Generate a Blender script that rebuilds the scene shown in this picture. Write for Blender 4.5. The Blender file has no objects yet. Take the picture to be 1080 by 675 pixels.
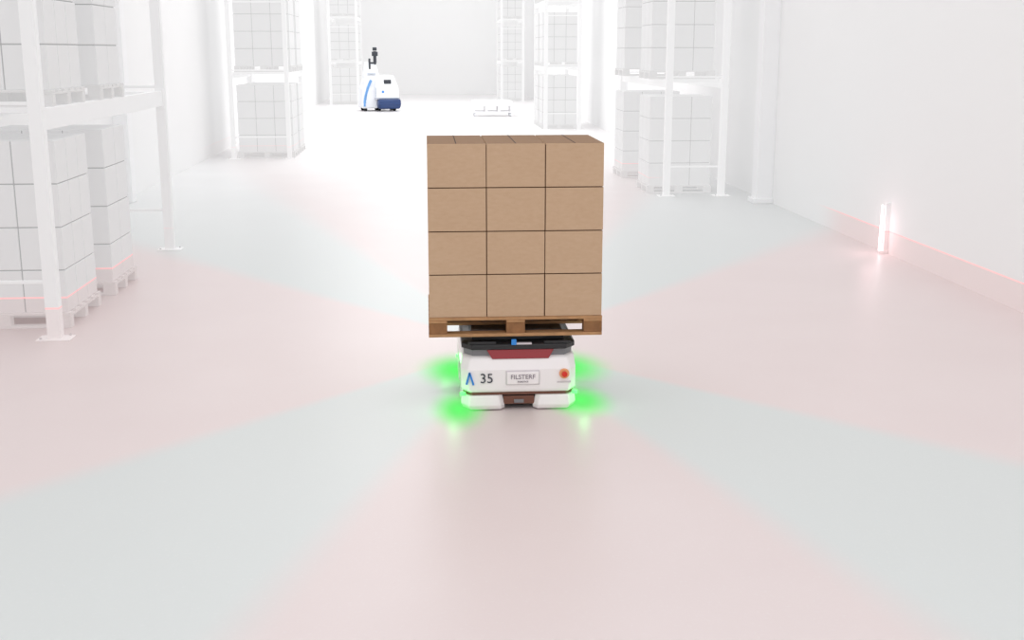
import bpy, bmesh, math, random
from mathutils import Vector, Matrix
random.seed(4)
scene = bpy.context.scene
scene.view_settings.view_transform = 'Standard'
scene.view_settings.look = 'None'
scene.view_settings.exposure = 0
scene.view_settings.gamma = 1

def lin(r, g, b):
    f = lambda c: (c/255/12.92) if c/255 <= 0.04045 else ((c/255+0.055)/1.055)**2.4
    return (f(r), f(g), f(b), 1)

# ------------------------------------------------------------ node helpers
APEX = (0.65, 10.0)      # centre of the robot's scanning field

def nmath(nt, op, a, b=None, clamp=False):
    n = nt.nodes.new('ShaderNodeMath'); n.operation = op; n.use_clamp = clamp
    for i, v in enumerate((a, b)):
        if v is None: continue
        if isinstance(v, (int, float)): n.inputs[i].default_value = v
        else: nt.links.new(v, n.inputs[i])
    return n.outputs[0]

def smooth(nt, v, lo, hi):
    n = nt.nodes.new('ShaderNodeMapRange'); n.interpolation_type = 'SMOOTHSTEP'
    nt.links.new(v, n.inputs[0])
    for i, x in ((1, lo), (2, hi)):
        if isinstance(x, (int, float)): n.inputs[i].default_value = x
        else: nt.links.new(x, n.inputs[i])
    return n.outputs[0]

def mix(nt, fac, a, b, mode='MIX'):
    n = nt.nodes.new('ShaderNodeMix'); n.data_type = 'RGBA'; n.blend_type = mode
    for s, v in ((n.inputs[0], fac), (n.inputs[6], a), (n.inputs[7], b)):
        if isinstance(v, (int, float)): s.default_value = v
        elif isinstance(v, tuple): s.default_value = v
        else: nt.links.new(v, s)
    return n.outputs[2]

def scan_group():  # laser fan light painted as pink and grey sectors, band and stripe
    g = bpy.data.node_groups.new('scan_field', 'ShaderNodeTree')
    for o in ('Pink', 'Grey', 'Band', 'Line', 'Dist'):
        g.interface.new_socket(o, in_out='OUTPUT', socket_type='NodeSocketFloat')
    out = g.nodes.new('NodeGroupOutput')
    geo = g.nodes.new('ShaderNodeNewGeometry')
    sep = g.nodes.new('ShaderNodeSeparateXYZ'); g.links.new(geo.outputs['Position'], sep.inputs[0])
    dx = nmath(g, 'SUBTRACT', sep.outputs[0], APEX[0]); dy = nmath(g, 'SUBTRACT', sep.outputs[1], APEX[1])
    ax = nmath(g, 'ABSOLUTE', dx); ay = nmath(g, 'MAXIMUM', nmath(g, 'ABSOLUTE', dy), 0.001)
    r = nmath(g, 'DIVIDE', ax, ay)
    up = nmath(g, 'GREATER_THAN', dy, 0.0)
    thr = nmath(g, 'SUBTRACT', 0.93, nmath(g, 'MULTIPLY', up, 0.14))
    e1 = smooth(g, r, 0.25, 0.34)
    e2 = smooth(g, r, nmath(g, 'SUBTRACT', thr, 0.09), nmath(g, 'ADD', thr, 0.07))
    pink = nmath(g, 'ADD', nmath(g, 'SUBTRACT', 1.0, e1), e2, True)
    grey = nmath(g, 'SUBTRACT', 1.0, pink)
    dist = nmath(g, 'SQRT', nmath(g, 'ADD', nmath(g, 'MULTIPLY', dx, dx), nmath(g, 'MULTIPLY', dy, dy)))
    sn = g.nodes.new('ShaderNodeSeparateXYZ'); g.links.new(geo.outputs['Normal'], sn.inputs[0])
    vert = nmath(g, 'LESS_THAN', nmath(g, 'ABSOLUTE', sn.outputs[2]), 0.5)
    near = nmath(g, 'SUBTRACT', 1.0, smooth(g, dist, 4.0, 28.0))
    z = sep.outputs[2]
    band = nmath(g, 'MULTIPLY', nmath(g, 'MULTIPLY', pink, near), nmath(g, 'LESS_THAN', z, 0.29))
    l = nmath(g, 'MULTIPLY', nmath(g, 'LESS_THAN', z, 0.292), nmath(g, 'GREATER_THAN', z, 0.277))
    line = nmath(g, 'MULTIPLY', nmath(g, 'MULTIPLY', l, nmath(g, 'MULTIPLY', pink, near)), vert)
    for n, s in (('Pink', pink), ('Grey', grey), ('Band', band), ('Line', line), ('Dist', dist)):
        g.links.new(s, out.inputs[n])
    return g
SCAN = scan_group()

def material(name, col, rough=0.5, var=0.05, nscale=8, scan=False, metal=0, emit=None, estr=0, coat=0, bump=0, haze_glow=0):
    m = bpy.data.materials.new(name); m.use_nodes = True
    nt = m.node_tree; b = nt.nodes['Principled BSDF']
    b.inputs['Roughness'].default_value = rough
    b.inputs['Metallic'].default_value = metal
    b.inputs['Coat Weight'].default_value = coat
    tc = nt.nodes.new('ShaderNodeTexCoord')
    no = nt.nodes.new('ShaderNodeTexNoise'); no.inputs['Scale'].default_value = nscale; no.inputs['Detail'].default_value = 3
    nt.links.new(tc.outputs['Object'], no.inputs['Vector'])
    dark = tuple(c*(1-var*2) for c in col[:3])+(1,)
    lite = tuple(min(1, c*(1+var)) for c in col[:3])+(1,)
    c = mix(nt, no.outputs[0], dark, lite)
    if scan:
        g = nt.nodes.new('ShaderNodeGroup'); g.node_tree = SCAN
        c = mix(nt, g.outputs['Band'], c, mix(nt, 1.0, c, (1, .86, .85, 1), 'MULTIPLY'))  # laser tint and stripe painted into surface colour and emission
        base_e = (haze_glow, haze_glow*.995, haze_glow*.995, 1)  # faint self-emission imitates haze
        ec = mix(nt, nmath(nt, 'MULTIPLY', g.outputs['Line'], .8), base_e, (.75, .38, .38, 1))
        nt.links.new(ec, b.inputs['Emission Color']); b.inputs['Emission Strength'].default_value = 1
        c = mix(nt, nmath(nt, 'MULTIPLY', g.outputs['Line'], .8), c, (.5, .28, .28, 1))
    if emit:
        b.inputs['Emission Color'].default_value = emit; b.inputs['Emission Strength'].default_value = estr
    nt.links.new(c, b.inputs['Base Color'])
    if bump:
        bp = nt.nodes.new('ShaderNodeBump'); bp.inputs['Strength'].default_value = bump; bp.inputs['Distance'].default_value = .01
        nt.links.new(no.outputs[0], bp.inputs['Height']); nt.links.new(bp.outputs[0], b.inputs['Normal'])
    return m

# ------------------------------------------------------------ materials
M_wall = material('wall_paint', (.81, .81, .812, 1), .8, .01, .3, scan=True, haze_glow=.10)  # walls and columns emit faintly, haze put into the paint
M_back = material('back_wall_paint', (.88, .88, .88, 1), .8, .02, .2, scan=True, haze_glow=.06)
M_col = material('column_paint', (.80, .80, .81, 1), .7, .01, 1, scan=True, haze_glow=.12)
def rackset(tag, h, core):  # h: distance haze put into the materials, base dimmed, white emission added
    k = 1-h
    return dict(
        rack=material('rack_steel_white_'+tag, (.86*k, .86*k, .87*k, 1), .6, .01, 4, scan=True, haze_glow=h*.92),
        bolt=material('rack_bolt_grey_'+tag, (.6*k, .6*k, .61*k, 1), .8, .02, scan=True, haze_glow=h*.7),  # grey of the base plate bolts
        box=material('white_carton_'+tag, (.78*k, .78*k, .79*k, 1), .8, .02, 2, scan=True, haze_glow=h*.82),
        core=material('carton_gap_'+tag, (core*k, core*k, core*k*1.02, 1), .9, .02, 2, scan=True, haze_glow=h*.72),
        pal=material('white_pallet_wood_'+tag, (.74*k, .73*k, .73*k, 1), .8, .04, 6, scan=True, haze_glow=h*.8))
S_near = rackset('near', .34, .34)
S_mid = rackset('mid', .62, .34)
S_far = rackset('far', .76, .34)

def floor_material():
    m = bpy.data.materials.new('matt_concrete_scan_field'); m.use_nodes = True
    nt = m.node_tree; b = nt.nodes['Principled BSDF']
    g = nt.nodes.new('ShaderNodeGroup'); g.node_tree = SCAN
    geo = nt.nodes.new('ShaderNodeNewGeometry')
    n1 = nt.nodes.new('ShaderNodeTexNoise'); n1.inputs['Scale'].default_value = .9; n1.inputs['Detail'].default_value = 4
    nt.links.new(geo.outputs['Position'], n1.inputs['Vector'])
    n2 = nt.nodes.new('ShaderNodeTexNoise'); n2.inputs['Scale'].default_value = 45; n2.inputs['Detail'].default_value = 3
    nt.links.new(geo.outputs['Position'], n2.inputs['Vector'])
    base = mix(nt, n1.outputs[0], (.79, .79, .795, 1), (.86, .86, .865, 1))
    # painted scan light: colour weakens and floor lightens with range
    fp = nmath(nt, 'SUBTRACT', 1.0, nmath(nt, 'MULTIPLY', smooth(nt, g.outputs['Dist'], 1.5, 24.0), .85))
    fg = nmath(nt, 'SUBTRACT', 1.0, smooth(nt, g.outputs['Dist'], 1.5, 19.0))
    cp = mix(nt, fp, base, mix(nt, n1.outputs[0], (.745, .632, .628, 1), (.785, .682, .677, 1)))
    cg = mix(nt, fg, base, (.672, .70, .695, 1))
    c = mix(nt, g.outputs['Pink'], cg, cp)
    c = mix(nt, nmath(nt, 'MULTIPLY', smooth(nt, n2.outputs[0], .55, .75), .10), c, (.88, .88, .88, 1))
    nt.links.new(c, b.inputs['Base Color'])
    b.inputs['Roughness'].default_value = .36
    b.inputs['Specular IOR Level'].default_value = .34
    return m
M_floor = floor_material()

# ------------------------------------------------------------ mesh builder
class MB:
    def __init__(s): s.bm = bmesh.new(); s.mats = []
    def mi(s, m):
        if m not in s.mats: s.mats.append(m)
        return s.mats.index(m)
    def box(s, x0, x1, y0, y1, z0, z1, m, M=None):
        r = bmesh.ops.create_cube(s.bm, size=1)
        mat = Matrix.Translation(((x0+x1)/2, (y0+y1)/2, (z0+z1)/2)) @ Matrix.Diagonal((abs(x1-x0), abs(y1-y0), abs(z1-z0), 1))
        if M: mat = M @ mat
        bmesh.ops.transform(s.bm, matrix=mat, verts=r['verts'])
        i = s.mi(m)
        for f in {f for v in r['verts'] for f in v.link_faces}: f.material_index = i
    def bar(s, a, b, w, m):
        a = Vector(a); b = Vector(b); d = b-a
        q = d.to_track_quat('Z', 'Y').to_matrix().to_4x4()
        s.box(-w/2, w/2, -w/2, w/2, 0, d.length, m, Matrix.Translation(a) @ q)
    def cyl(s, a, b, r1, m, r2=None, seg=24):
        a = Vector(a); b = Vector(b); d = b-a
        r = bmesh.ops.create_cone(s.bm, cap_ends=True, segments=seg, radius1=r1, radius2=r1 if r2 is None else r2, depth=d.length)
        q = d.to_track_quat('Z', 'Y').to_matrix().to_4x4()
        bmesh.ops.transform(s.bm, matrix=Matrix.Translation((a+b)/2) @ q, verts=r['verts'])
        i = s.mi(m)
        for f in {f for v in r['verts'] for f in v.link_faces}: f.material_index = i
    def prism(s, rings, m):
        i = s.mi(m); vs = []
        for poly, z in rings: vs.append([s.bm.verts.new((p[0], p[1], p[2] if len(p) > 2 else z)) for p in poly])
        n = len(vs[0]); fs = []
        for a, b in zip(vs[:-1], vs[1:]):
            for k in range(n): fs.append(s.bm.faces.new((a[k], a[(k+1) % n], b[(k+1) % n], b[k])))
        fs.append(s.bm.faces.new(list(reversed(vs[0])))); fs.append(s.bm.faces.new(vs[-1]))
        for f in fs: f.material_index = i
    def done(s, name, parent=None, bevel=0, seg=2, loc=(0, 0, 0), rot=0):
        bmesh.ops.recalc_face_normals(s.bm, faces=s.bm.faces[:])
        me = bpy.data.meshes.new(name); s.bm.to_mesh(me); s.bm.free()
        for m in s.mats: me.materials.append(m)
        o = bpy.data.objects.new(name, me); scene.collection.objects.link(o)
        o.location = loc; o.rotation_euler = (0, 0, rot)
        if bevel:
            b = o.modifiers.new('bevel', 'BEVEL'); b.width = bevel; b.segments = seg; b.limit_method = 'ANGLE'
        if parent: o.parent = parent
        return o

def empty(name, loc=(0, 0, 0), rot=0):
    e = bpy.data.objects.new(name, None); scene.collection.objects.link(e)
    e.location = loc; e.rotation_euler = (0, 0, rot); e.empty_display_size = .2
    return e

# ------------------------------------------------------------ room shell
XL, XR, YB, YF, HW = -5.2, 5.8, 72.0, -6.0, 9.0
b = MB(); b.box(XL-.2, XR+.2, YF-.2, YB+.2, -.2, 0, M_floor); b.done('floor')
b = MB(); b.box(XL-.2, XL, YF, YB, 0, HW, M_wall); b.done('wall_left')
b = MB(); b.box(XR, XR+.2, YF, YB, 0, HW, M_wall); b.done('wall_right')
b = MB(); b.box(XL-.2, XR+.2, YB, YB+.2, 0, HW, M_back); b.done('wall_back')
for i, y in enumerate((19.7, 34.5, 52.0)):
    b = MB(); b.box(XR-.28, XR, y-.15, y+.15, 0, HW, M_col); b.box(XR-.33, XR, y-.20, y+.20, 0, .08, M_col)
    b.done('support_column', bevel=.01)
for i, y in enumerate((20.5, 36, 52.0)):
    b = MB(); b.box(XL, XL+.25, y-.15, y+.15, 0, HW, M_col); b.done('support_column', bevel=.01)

# ------------------------------------------------------------ racks
def pallet(name, x0, x1, y0, y1, z, mat, h=.144, bt=.022, mat2=None):
    b = MB(); w = x1-x0; d = y1-y0
    m2 = mat2 or mat
    for ky in range(3):
        yy = y0 + ky*(d-.10)/2
        b.box(x0, x1, yy, yy+.10, z, z+bt, mat)
    bh = h-bt*3+.004
    for kx in range(3):
        for ky in range(3):
            xx = x0+kx*(w-.13)/2; yy = y0+ky*(d-.10)/2
            b.box(xx, xx+.13, yy+.002, yy+.098, z+bt, z+bt+bh, m2)
    for kx in range(3):
        xx = x0+kx*(w-.13)/2
        b.box(xx, xx+.13, y0, y1, z+bt+bh, z+h-bt, mat)
    n = 6; bw = .105
    for k in range(n):
        yy = y0+k*(d-bw)/(n-1)
        b.box(x0, x1, yy, yy+bw, z+h-bt, z+h, mat)
    return b.done(name, bevel=.003, seg=1)

def box_stack(name, x0, x1, y0, y1, z, lh, layers, nx, ny, mat, core, gap=.012, bev=.006, jit=0):
    b = MB(); dx = (x1-x0)/nx; dy = (y1-y0)/ny
    b.box(x0+.02, x1-.02, y0+.02, y1-.02, z+.002, z+lh*layers-.015, core)
    for k in range(layers):
        for i in range(nx):
            for j in range(ny):
                if 0 < i < nx-1 and 0 < j < ny-1 and k < layers-1: continue
                a, c = random.uniform(-jit, jit), random.uniform(-jit, jit)
                g = gap/2
                b.box(x0+i*dx+g+a, x0+(i+1)*dx-g+a, y0+j*dy+g+c, y0+(j+1)*dy-g+c, z+k*lh+(g if k else 0), z+(k+1)*lh-g, mat)
    return b.done(name, bevel=bev, seg=2)

def rack(x0, x1, ys, levels, height, S, w=.12, bh=.15):
    b = MB(); R = S['rack']
    for y in ys:
        for x in (x0, x1):
            b.box(x-w/2, x+w/2, y-.05, y+.05, 0, height, R)
            b.box(x-.15, x+.15, y-.11, y+.09, 0, .012, R)
            for bx, by in ((-.11, -.08), (.11, .06)):
                b.cyl((x+bx, y+by, .012), (x+bx, y+by, .03), .012, S['bolt'], seg=8)
        z = .5
        while z < height:
            b.box(x0, x1, y-.015, y+.015, z, z+.03, R)
            z += 1.55
    for y0, y1 in zip(ys[:-1], ys[1:]):
        for L in levels:
            for x in (x0, x1):
                b.box(x-.03, x+.03, y0+.05, y1-.05, L-bh, L-.001, R)
                for yy in (y0+.055, y1-.055):
                    b.box(x-.055, x+.055, yy-.01, yy+.01, L-bh-.04, L+.02, R)
            yy = y0+.3
            while yy < y1-.1:
                b.box(x0, x1, yy-.025, yy+.025, L-.05, L-.002, R); yy += .45
    b.done('pallet_rack', bevel=.004, seg=1)

def load(x0, x1, y0, y1, z, S, layers=4, lh=.395, n=3, gap=.012):
    pallet('white_pallet', x0, x1, y0, y1, z, S['pal'])
    box_stack('white_box_stack', x0+.02, x1-.02, y0+.02, y1-.02, z+.145, lh, layers, n, 2 if (y1-y0) < 1 else 3, S['box'], S['core'], gap=gap)

# left racks
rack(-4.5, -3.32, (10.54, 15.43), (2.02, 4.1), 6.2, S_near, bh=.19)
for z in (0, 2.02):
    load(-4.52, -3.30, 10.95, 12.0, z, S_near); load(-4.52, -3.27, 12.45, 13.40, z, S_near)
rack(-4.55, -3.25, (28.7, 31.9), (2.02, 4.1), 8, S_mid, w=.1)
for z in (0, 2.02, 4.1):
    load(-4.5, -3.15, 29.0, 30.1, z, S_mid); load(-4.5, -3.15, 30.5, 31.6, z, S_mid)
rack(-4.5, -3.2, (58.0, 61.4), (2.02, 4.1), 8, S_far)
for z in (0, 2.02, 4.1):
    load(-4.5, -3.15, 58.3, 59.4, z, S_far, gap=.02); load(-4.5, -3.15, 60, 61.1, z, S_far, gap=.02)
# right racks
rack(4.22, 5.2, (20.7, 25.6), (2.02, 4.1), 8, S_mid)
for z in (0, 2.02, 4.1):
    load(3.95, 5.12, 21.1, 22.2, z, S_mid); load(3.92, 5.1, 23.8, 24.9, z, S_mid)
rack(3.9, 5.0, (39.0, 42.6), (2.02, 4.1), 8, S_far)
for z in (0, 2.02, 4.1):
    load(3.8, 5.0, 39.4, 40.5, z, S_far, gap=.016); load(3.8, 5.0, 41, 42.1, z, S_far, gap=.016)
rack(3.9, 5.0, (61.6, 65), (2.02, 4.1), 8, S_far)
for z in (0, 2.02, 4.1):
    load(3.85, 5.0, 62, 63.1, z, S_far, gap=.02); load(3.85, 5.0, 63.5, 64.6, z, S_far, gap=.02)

# ------------------------------------------------------------ main cardboard load
def kraft():
    m = bpy.data.materials.new('kraft_cardboard'); m.use_nodes = True
    nt = m.node_tree; b = nt.nodes['Principled BSDF']; b.inputs['Roughness'].default_value = .85
    b.inputs['Specular IOR Level'].default_value = .15
    geo = nt.nodes.new('ShaderNodeNewGeometry')
    mp = nt.nodes.new('ShaderNodeMapping'); mp.inputs['Scale'].default_value = (8, 8, 20)
    nt.links.new(geo.outputs['Position'], mp.inputs[0])
    n = nt.nodes.new('ShaderNodeTexNoise'); n.inputs['Scale'].default_value = 3; n.inputs['Detail'].default_value = 6
    nt.links.new(mp.outputs[0], n.inputs['Vector'])
    c = mix(nt, n.outputs[0], lin(193, 161, 132), lin(207, 178, 150))
    n3 = nt.nodes.new('ShaderNodeTexNoise'); n3.inputs['Scale'].default_value = 1.5
    nt.links.new(geo.outputs['Position'], n3.inputs['Vector'])
    c = mix(nt, nmath(nt, 'MULTIPLY', n3.outputs[0], .35), c, lin(187, 153, 123))
    sn = nt.nodes.new('ShaderNodeSeparateXYZ'); nt.links.new(geo.outputs['Normal'], sn.inputs[0])
    c = mix(nt, nmath(nt, 'GREATER_THAN', sn.outputs[2], .8), c, lin(150, 120, 95))
    nt.links.new(c, b.inputs['Base Color'])
    return m
M_kraft = kraft()
M_seam = material('cardboard_seam_dark', lin(95, 68, 50), .9)  # dark brown core seen in the gaps between boxes
M_lidseam = material('lid_seam_dark', lin(60, 42, 32), .9)  # dark brown strips along the lid seams
M_wood = material('pallet_wood', lin(186, 140, 98), .8, .18, 14, bump=.2)
M_wood2 = material('pallet_block_wood', lin(150, 105, 68), .85, .25, 18, bump=.2)
PX0, PX1, PY0, PY1, PZ = -.003, 1.220, 8.10, 8.94, .540
LH = .3025
st = box_stack('cardboard_box_stack', PX0+.003, PX1-.002, PY0+.005, PY1-.005, PZ+.141, LH, 4, 3, 2, M_kraft, M_seam, gap=.006, bev=.003, jit=.001)
b = MB()
zt = PZ+.141+LH*4
for i in range(3):
    xc = PX0+(PX1-PX0)*(i+.5)/3
    b.box(xc-.003, xc+.003, PY0+.012, PY1-.012, zt-.006, zt-.0015, M_lidseam)
b.done('lid_seams', parent=st)
pallet('wooden_pallet', PX0, PX1, PY0, PY1, PZ, M_wood, h=.14, mat2=M_wood2)

# ------------------------------------------------------------ transport robot
M_rw = material('robot_white_shell', lin(248, 243, 244), .25, .005, 3, coat=.4)
M_rg = material('robot_grey_trim', lin(130, 130, 134), .4, .02)
M_rk = material('robot_black', lin(32, 32, 35), .4, .05)
M_rd = material('robot_maroon_panel', lin(150, 24, 36), .3, .04, coat=.3)
M_slit = material('scanner_slit', lin(118, 74, 58), .35, .1)
M_red = material('emergency_red', lin(225, 50, 30), .35)
M_yel = material('emergency_yellow_ring', lin(240, 170, 120), .4)
M_blue = material('emblem_blue', lin(50, 140, 225), .4)
M_txt = material('dark_lettering', lin(60, 64, 74), .5)
M_txt2 = material('grey_lettering', lin(130, 120, 130), .5)
M_lab = material('label_plate', lin(214, 206, 211), .35)
M_led = material('green_led', (.1, 1, .15, 1), .3, emit=(.08, 1, .12, 1), estr=2)
M_tyre = material('tyre_rubber', lin(35, 35, 36), .8)

rob = empty('mobile_transport_robot', (.632, 8.085, 0))
L = 1.15
def octo(hw, y0, y1, c, cy=None):
    cy = cy or c
    return [(-hw, y0+cy), (-hw+c, y0), (hw-c, y0), (hw, y0+cy), (hw, y1-cy), (hw-c, y1), (-hw+c, y1), (-hw, y1-cy)]
b = MB()
for s in (-1, 1):
    for front in (0, 1):
        def P(x, y): return (s*x, (y if front == 0 else L-y))
        bot = [P(.10, .05), P(.13, .005), P(.345, .005), P(.395, .09), P(.395, .42), P(.10, .42)]
        mid = [P(.10, .035), P(.135, -.012), P(.36, -.012), P(.412, .08), P(.412, .42), P(.10, .42)]
        top = [P(.12, .035), P(.15, .0), P(.355, .0), P(.405, .085), P(.405, .42), P(.10, .42)]
        b.prism([(bot, .008), (mid, .040), (top, .112)], M_rw)
b.done('bumper_shells', rob, .007)
b = MB()
b.prism([(octo(.375, .05, L-.05, .05), .045), (octo(.375, .05, L-.05, .05), .16)], M_rk)
b.box(-.11, .11, .028, .06, .04, .10, M_slit)
b.box(-.035, .035, .018, .03, .05, .075, M_rg)
b.prism([(octo(.395, .02, L-.02, .06), .112), (octo(.395, .02, L-.02, .06), .132)], M_slit)
b.done('scanner_band', rob, .003)
b = MB()
for x in (-.33, .33):
    for y in (.25, L-.25):
        b.cyl((x-.025, y, .055), (x+.025, y, .055), .055, M_tyre)
b.done('wheels', rob, .006)
b = MB()
b.prism([(octo(.398, .012, L-.012, .05, .08), .132), (octo(.412, -.004, L+.004, .05, .085), .150),
         (octo(.412, .0, L, .05, .085), .30), (octo(.402, .025, L-.025, .055, .09), .375),
         (octo(.392, .05, L-.05, .055, .09), .392)], M_rw)
b.done('body_shell', rob, .012, 3)
b = MB()
b.prism([(octo(.385, .055, L-.055, .06, .09), .388), (octo(.392, .05, L-.05, .06, .09), .455)], M_rg)
b.done('shoulder_trim', rob, .006)
b = MB()
b.prism([([(-.19, .018), (.21, .018), (.21, .08), (-.19, .08)], .375), ([(-.23, .028), (.25, .028), (.25, .08), (-.23, .08)], .442)], M_rd)
b.done('maroon_front_panel', rob, .004)  # maroon recessed panel on the robot's front
b = MB()
b.prism([(octo(.405, .02, L-.02, .07, .09), .442), (octo(.405, .02, L-.02, .07, .09), .478),
         (octo(.385, .05, L-.05, .07, .09), .490)], M_rk)
b.box(-.33, .33, .12, L-.12, .488, .538, M_rk)
b.box(-.36, -.16, .03, .06, .478, .500, M_rk); b.box(.18, .37, .03, .06, .478, .500, M_rk)
b.done('lift_platform', rob, .006)
b = MB()
b.box(-.055, -.02, -.0, .03, .480, .518, M_blue)
b.box(-.02, .09, .008, .04, .480, .492, M_lab)
b.done('top_sensor', rob, .003)
b = MB()
b.box(-.095, .145, -.014, .02, .19, .295, M_lab); b.box(-.088, .138, -.019, .02, .197, .288, M_rw)
b.done('name_plate', rob, .005)
b = MB()
b.cyl((.32, .01, .268), (.32, -.016, .268), .036, M_yel, seg=32)
b.cyl((.32, -.014, .268), (.32, -.030, .268), .014, M_red, seg=32)
b.cyl((.32, -.028, .268), (.32, -.044, .268), .022, M_red, r2=.018, seg=32)
b.done('emergency_stop', rob, .003)
b = MB()
b.box(.27, .37, -.0075, .01, .20, .212, M_lab)
for s in (-1, 1):
    b.box(s*.413, s*.404, .3, .85, .2, .26, M_rg)
b.done('trim_strips', rob, .002)
def text(body, x, z, size, mat, name, y=-.008, sx=1):
    c = bpy.data.curves.new(name, 'FONT'); c.body = body; c.size = size; c.extrude = .0015
    c.align_x = 'CENTER'; c.align_y = 'CENTER'; c.materials.append(mat)
    o = bpy.data.objects.new(name, c); scene.collection.objects.link(o)
    o.rotation_euler = (math.pi/2, 0, 0); o.location = (x, y, z); o.scale = (sx, 1, 1); o.parent = rob
    bpy.context.view_layer.update()
    dg = bpy.context.evaluated_depsgraph_get()
    me = bpy.data.meshes.new_from_object(o.evaluated_get(dg)); me.name = name
    n = bpy.data.objects.new(name+'_mesh', me); scene.collection.objects.link(n)
    n.parent = rob; n.location = o.location; n.rotation_euler = o.rotation_euler; n.scale = o.scale
    bpy.data.objects.remove(o); n.name = name
    return n
text('35', -.232, .238, .098, M_txt, 'unit_number')
text('FILSTERF', .025, .250, .046, M_txt2, 'plate_lettering', y=-.0205)
text('ROBOTICS', .025, .216, .016, M_txt2, 'plate_small_lettering', y=-.0205)
b = MB()
for a, c in (((-.375, .20), (-.352, .285)), ((-.352, .285), (-.325, .195))):
    b.bar((a[0], -.006, a[1]), (c[0], -.006, c[1]), .013, M_blue)
b.done('emblem', rob)
b = MB()
for x, y in [(-.40, .03), (.40, .03), (-.40, L-.03), (.40, L-.03)]:
    b.cyl((x, y, .112), (x, y, .134), .020, M_led, seg=16)
b.done('corner_leds', rob)
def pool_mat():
    m = bpy.data.materials.new('painted_green_light'); m.use_nodes = True  # radial green emission painting LED light onto the floor
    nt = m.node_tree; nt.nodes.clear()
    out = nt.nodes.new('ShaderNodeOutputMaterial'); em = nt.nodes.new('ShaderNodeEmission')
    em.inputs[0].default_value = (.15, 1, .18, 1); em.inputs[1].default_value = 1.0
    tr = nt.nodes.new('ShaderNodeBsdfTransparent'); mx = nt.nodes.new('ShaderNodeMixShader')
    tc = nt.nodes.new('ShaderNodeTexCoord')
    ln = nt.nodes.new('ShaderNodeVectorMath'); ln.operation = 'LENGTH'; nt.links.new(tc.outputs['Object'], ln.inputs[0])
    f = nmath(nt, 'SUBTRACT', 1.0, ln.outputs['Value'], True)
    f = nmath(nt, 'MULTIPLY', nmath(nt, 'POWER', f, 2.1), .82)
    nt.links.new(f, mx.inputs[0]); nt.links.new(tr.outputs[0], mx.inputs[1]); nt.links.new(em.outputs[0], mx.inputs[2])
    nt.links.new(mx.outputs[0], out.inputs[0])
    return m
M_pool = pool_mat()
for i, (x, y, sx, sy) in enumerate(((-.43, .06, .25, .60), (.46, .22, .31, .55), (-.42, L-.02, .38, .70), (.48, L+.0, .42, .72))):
    bb = MB(); bb.cyl((0, 0, -.0005), (0, 0, .0005), 1.0, M_pool, seg=48)  # thin emissive disc stands in for the LED's light on the floor
    o = bb.done('painted_light_disc_%d' % (i+1), rob, loc=(x, y, .0015+.0012*i)); o.scale = (sx, sy, 1)
for i, (x, y) in enumerate(((-.47, -.02), (.47, .0), (-.5, L), (.52, L))):
    l = bpy.data.lights.new('corner_glow_%d' % (i+1), 'POINT'); l.energy = .45; l.color = (.1, 1, .15); l.shadow_soft_size = .04
    o = bpy.data.objects.new('corner_glow_%d' % (i+1), l); scene.collection.objects.link(o); o.parent = rob; o.location = (x, y, .11)

# ------------------------------------------------------------ reflector strip on the right wall
M_tube = material('glowing_reflector', (1, .9, .9, 1), .4, emit=(1, .88, .9, 1), estr=3)
b = MB(); b.cyl((5.70, 14.45, .04), (5.70, 14.45, .62), .018, M_tube, r2=.010, seg=16)
b.box(5.74, 5.80, 14.43, 14.47, .0, .64, M_wall)
b.box(5.69, 5.80, 14.42, 14.48, .0, .04, M_wall)
b.done('reflector_light_post', bevel=.003)
l = bpy.data.lights.new('reflector_glow', 'POINT'); l.energy = 1.2; l.color = (1, .6, .65); l.shadow_soft_size = .1
o = bpy.data.objects.new('reflector_glow', l); scene.collection.objects.link(o); o.location = (5.55, 14.4, .35)

# ------------------------------------------------------------ far automated forklift
M_navy = material('navy_bumper', lin(38, 64, 114), .4)
M_vw = material('vehicle_white', lin(236, 238, 242), .4, .01)
M_vg = material('vehicle_light_grey', lin(170, 180, 194), .4, .01)
M_vk = material('vehicle_dark_grey', lin(52, 56, 64), .4, .03)
M_vb = material('vehicle_blue', lin(115, 168, 226), .4)
M_cart = material('cart_white', lin(246, 246, 248), .6, .005)
v = empty('automated_forklift', (-1.96, 51.8, 0), math.radians(12))
b = MB()
b.prism([([(-.1, -.50), (.80, -.50), (.80, .4), (-.1, .4)], .10), ([(-.14, -.56), (.84, -.56), (.84, .4), (-.14, .4)], .30), ([(-.12, -.54), (.82, -.54), (.82, .4), (-.12, .4)], .52)], M_navy)
b.done('navy_bumper', v, .07, 3)
b = MB()
b.prism([([(-.25, -.42), (.78, -.42), (.78, 1.0), (-.25, 1.0)], .50), ([(-.25, -.42), (.76, -.42), (.76, 1.0), (-.25, 1.0)], .98), ([(-.15, -.10), (.62, -.10), (.60, .9), (-.15, .9)], 1.5)], M_vw)
b.prism([([(-.78, -.15), (-.1, -.15), (-.1, 1.0), (-.78, 1.0)], .12), ([(-.74, -.15), (-.1, -.15), (-.1, 1.0), (-.74, 1.0)], .9), ([(-.55, -.05), (-.1, -.05), (-.1, .9), (-.55, .9)], 1.5)], M_vw)
b.prism([([(-.60, .0), (.05, .0), (.05, .8), (-.60, .8)], 1.4), ([(-.52, .1), (-.12, .1), (-.12, .7), (-.52, .7)], 2.05)], M_vw)
b.done('body', v, .06, 3)
b = MB()
b.box(-.27, .80, -.435, -.40, .54, .57, M_vg); b.box(-.235, -.215, -.43, -.2, .6, 1.0, M_vg)
b.box(.62, .64, -.25, .8, .7, 1.3, M_vg); b.box(-.5, -.15, -.07, .0, 1.55, 1.58, M_vg)
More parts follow.
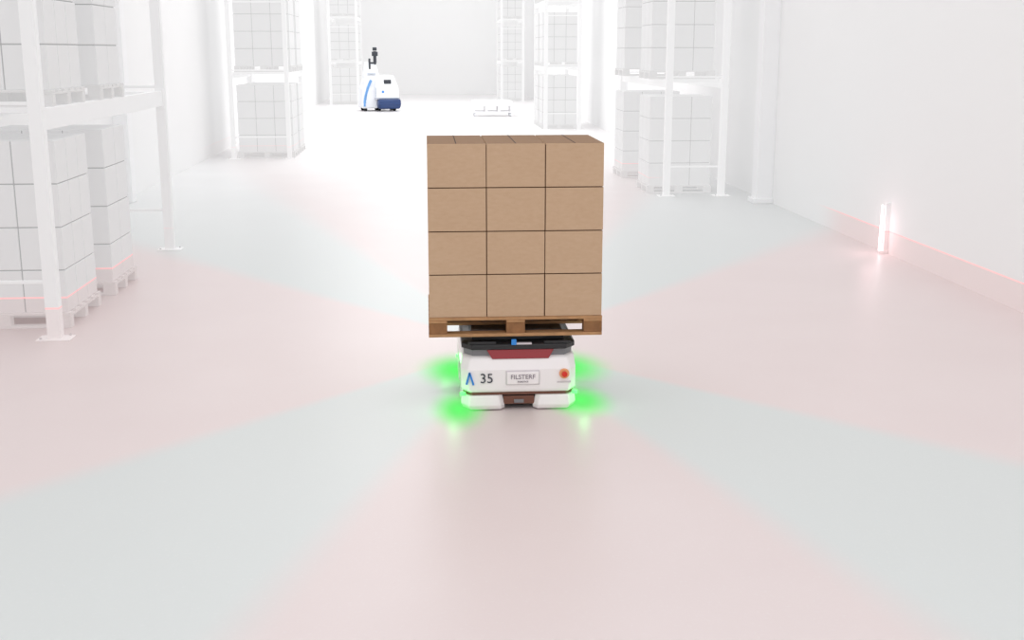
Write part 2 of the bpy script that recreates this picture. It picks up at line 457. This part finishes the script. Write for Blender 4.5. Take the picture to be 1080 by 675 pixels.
b.done('panel_joints', v)
b = MB()
b.box(-.42, -.34, .05, .14, 1.75, 2.2, M_vk)
b.box(-.18, -.10, .05, .14, 1.95, 2.2, M_vk)
b.box(-.42, -.10, .04, .16, 1.98, 2.05, M_vk)
b.cyl((-.14, .12, 2.0), (-.14, .12, 2.5), .07, M_vk); b.cyl((-.14, .12, 2.30), (-.14, .12, 2.48), .13, M_vk)
b.cyl((-.14, .12, 2.52), (-.14, .12, 2.66), .09, M_vk)
b.done('mast_and_scanner', v, .01)
b = MB(); b.box(.15, .46, -.33, -.20, 1.14, 1.32, M_vk); b.cyl((.08, -.46, .82), (.08, -.40, .82), .05, M_blue); b.done('control_panel', v, .02)
b = MB()
pts = [(-.72+.30*(k/8)**2, .2+1.1*k/8) for k in range(9)]
for p, q in zip(pts[:-1], pts[1:]): b.bar((p[0]+.05, -.165, p[1]), (q[0]+.05, -.165+.02, q[1]), .08, M_vb)
b.done('blue_swoosh', v)
b = MB()
for x in (-.6, .0, .65):
    b.cyl((x-.06, .1, .14), (x+.06, .1, .14), .14, M_tyre); b.cyl((x-.06, .85, .14), (x+.06, .85, .14), .14, M_tyre)
for x in (-.4, .4): b.box(x-.08, x+.08, 1.0, 2.1, .08, .15, M_rg)
b.done('wheels_and_forks', v, .01)

# ------------------------------------------------------------ low cart
c = empty('low_platform_cart', (2.62, 47, 0))
b = MB(); b.box(-.8, .8, 0, 1.1, .40, .58, M_cart); b.box(-.7, .7, .1, 1.0, .58, .62, M_cart)
for x in (-.74, -.25, .25, .74):
    for y in (.06, 1.04): b.box(x-.05, x+.05, y-.05, y+.05, .14, .42, M_cart)
b.box(-.78, .78, .02, .08, .14, .2, M_cart); b.box(-.78, .78, 1.02, 1.08, .14, .2, M_cart)
b.done('deck_and_legs', c, .02)
b = MB()
for x in (-.7, .7):
    for y in (.1, 1.0): b.cyl((x-.03, y, .07), (x+.03, y, .07), .07, M_vw, seg=16)
b.done('castors', c)

# ------------------------------------------------------------ light
w = bpy.data.worlds.new('overcast_white'); scene.world = w; w.use_nodes = True
bg = w.node_tree.nodes['Background']; bg.inputs[0].default_value = (1, 1, 1, 1); bg.inputs[1].default_value = 1.18
def area(name, loc, sx, sy, e):
    l = bpy.data.lights.new(name, 'AREA'); l.shape = 'RECTANGLE'; l.size = sx; l.size_y = sy; l.energy = e
    o = bpy.data.objects.new(name, l); scene.collection.objects.link(o); o.location = loc
area('far_floor_fill', (-.3, 44, 8.5), 5, 34, 1000)  # unseen area light added to brighten the far floor

# ------------------------------------------------------------ camera
cam = bpy.data.cameras.new('camera'); co = bpy.data.objects.new('camera', cam); scene.collection.objects.link(co)
cam.sensor_fit = 'HORIZONTAL'; cam.sensor_width = 36; cam.lens = 36*1250/1080
cam.clip_end = 300
yaw, pitch = math.atan(.0718), math.atan(.2268)
co.location = (0, 0, 2.5)
co.rotation_euler = (math.pi/2-pitch, 0, -yaw)
scene.camera = co
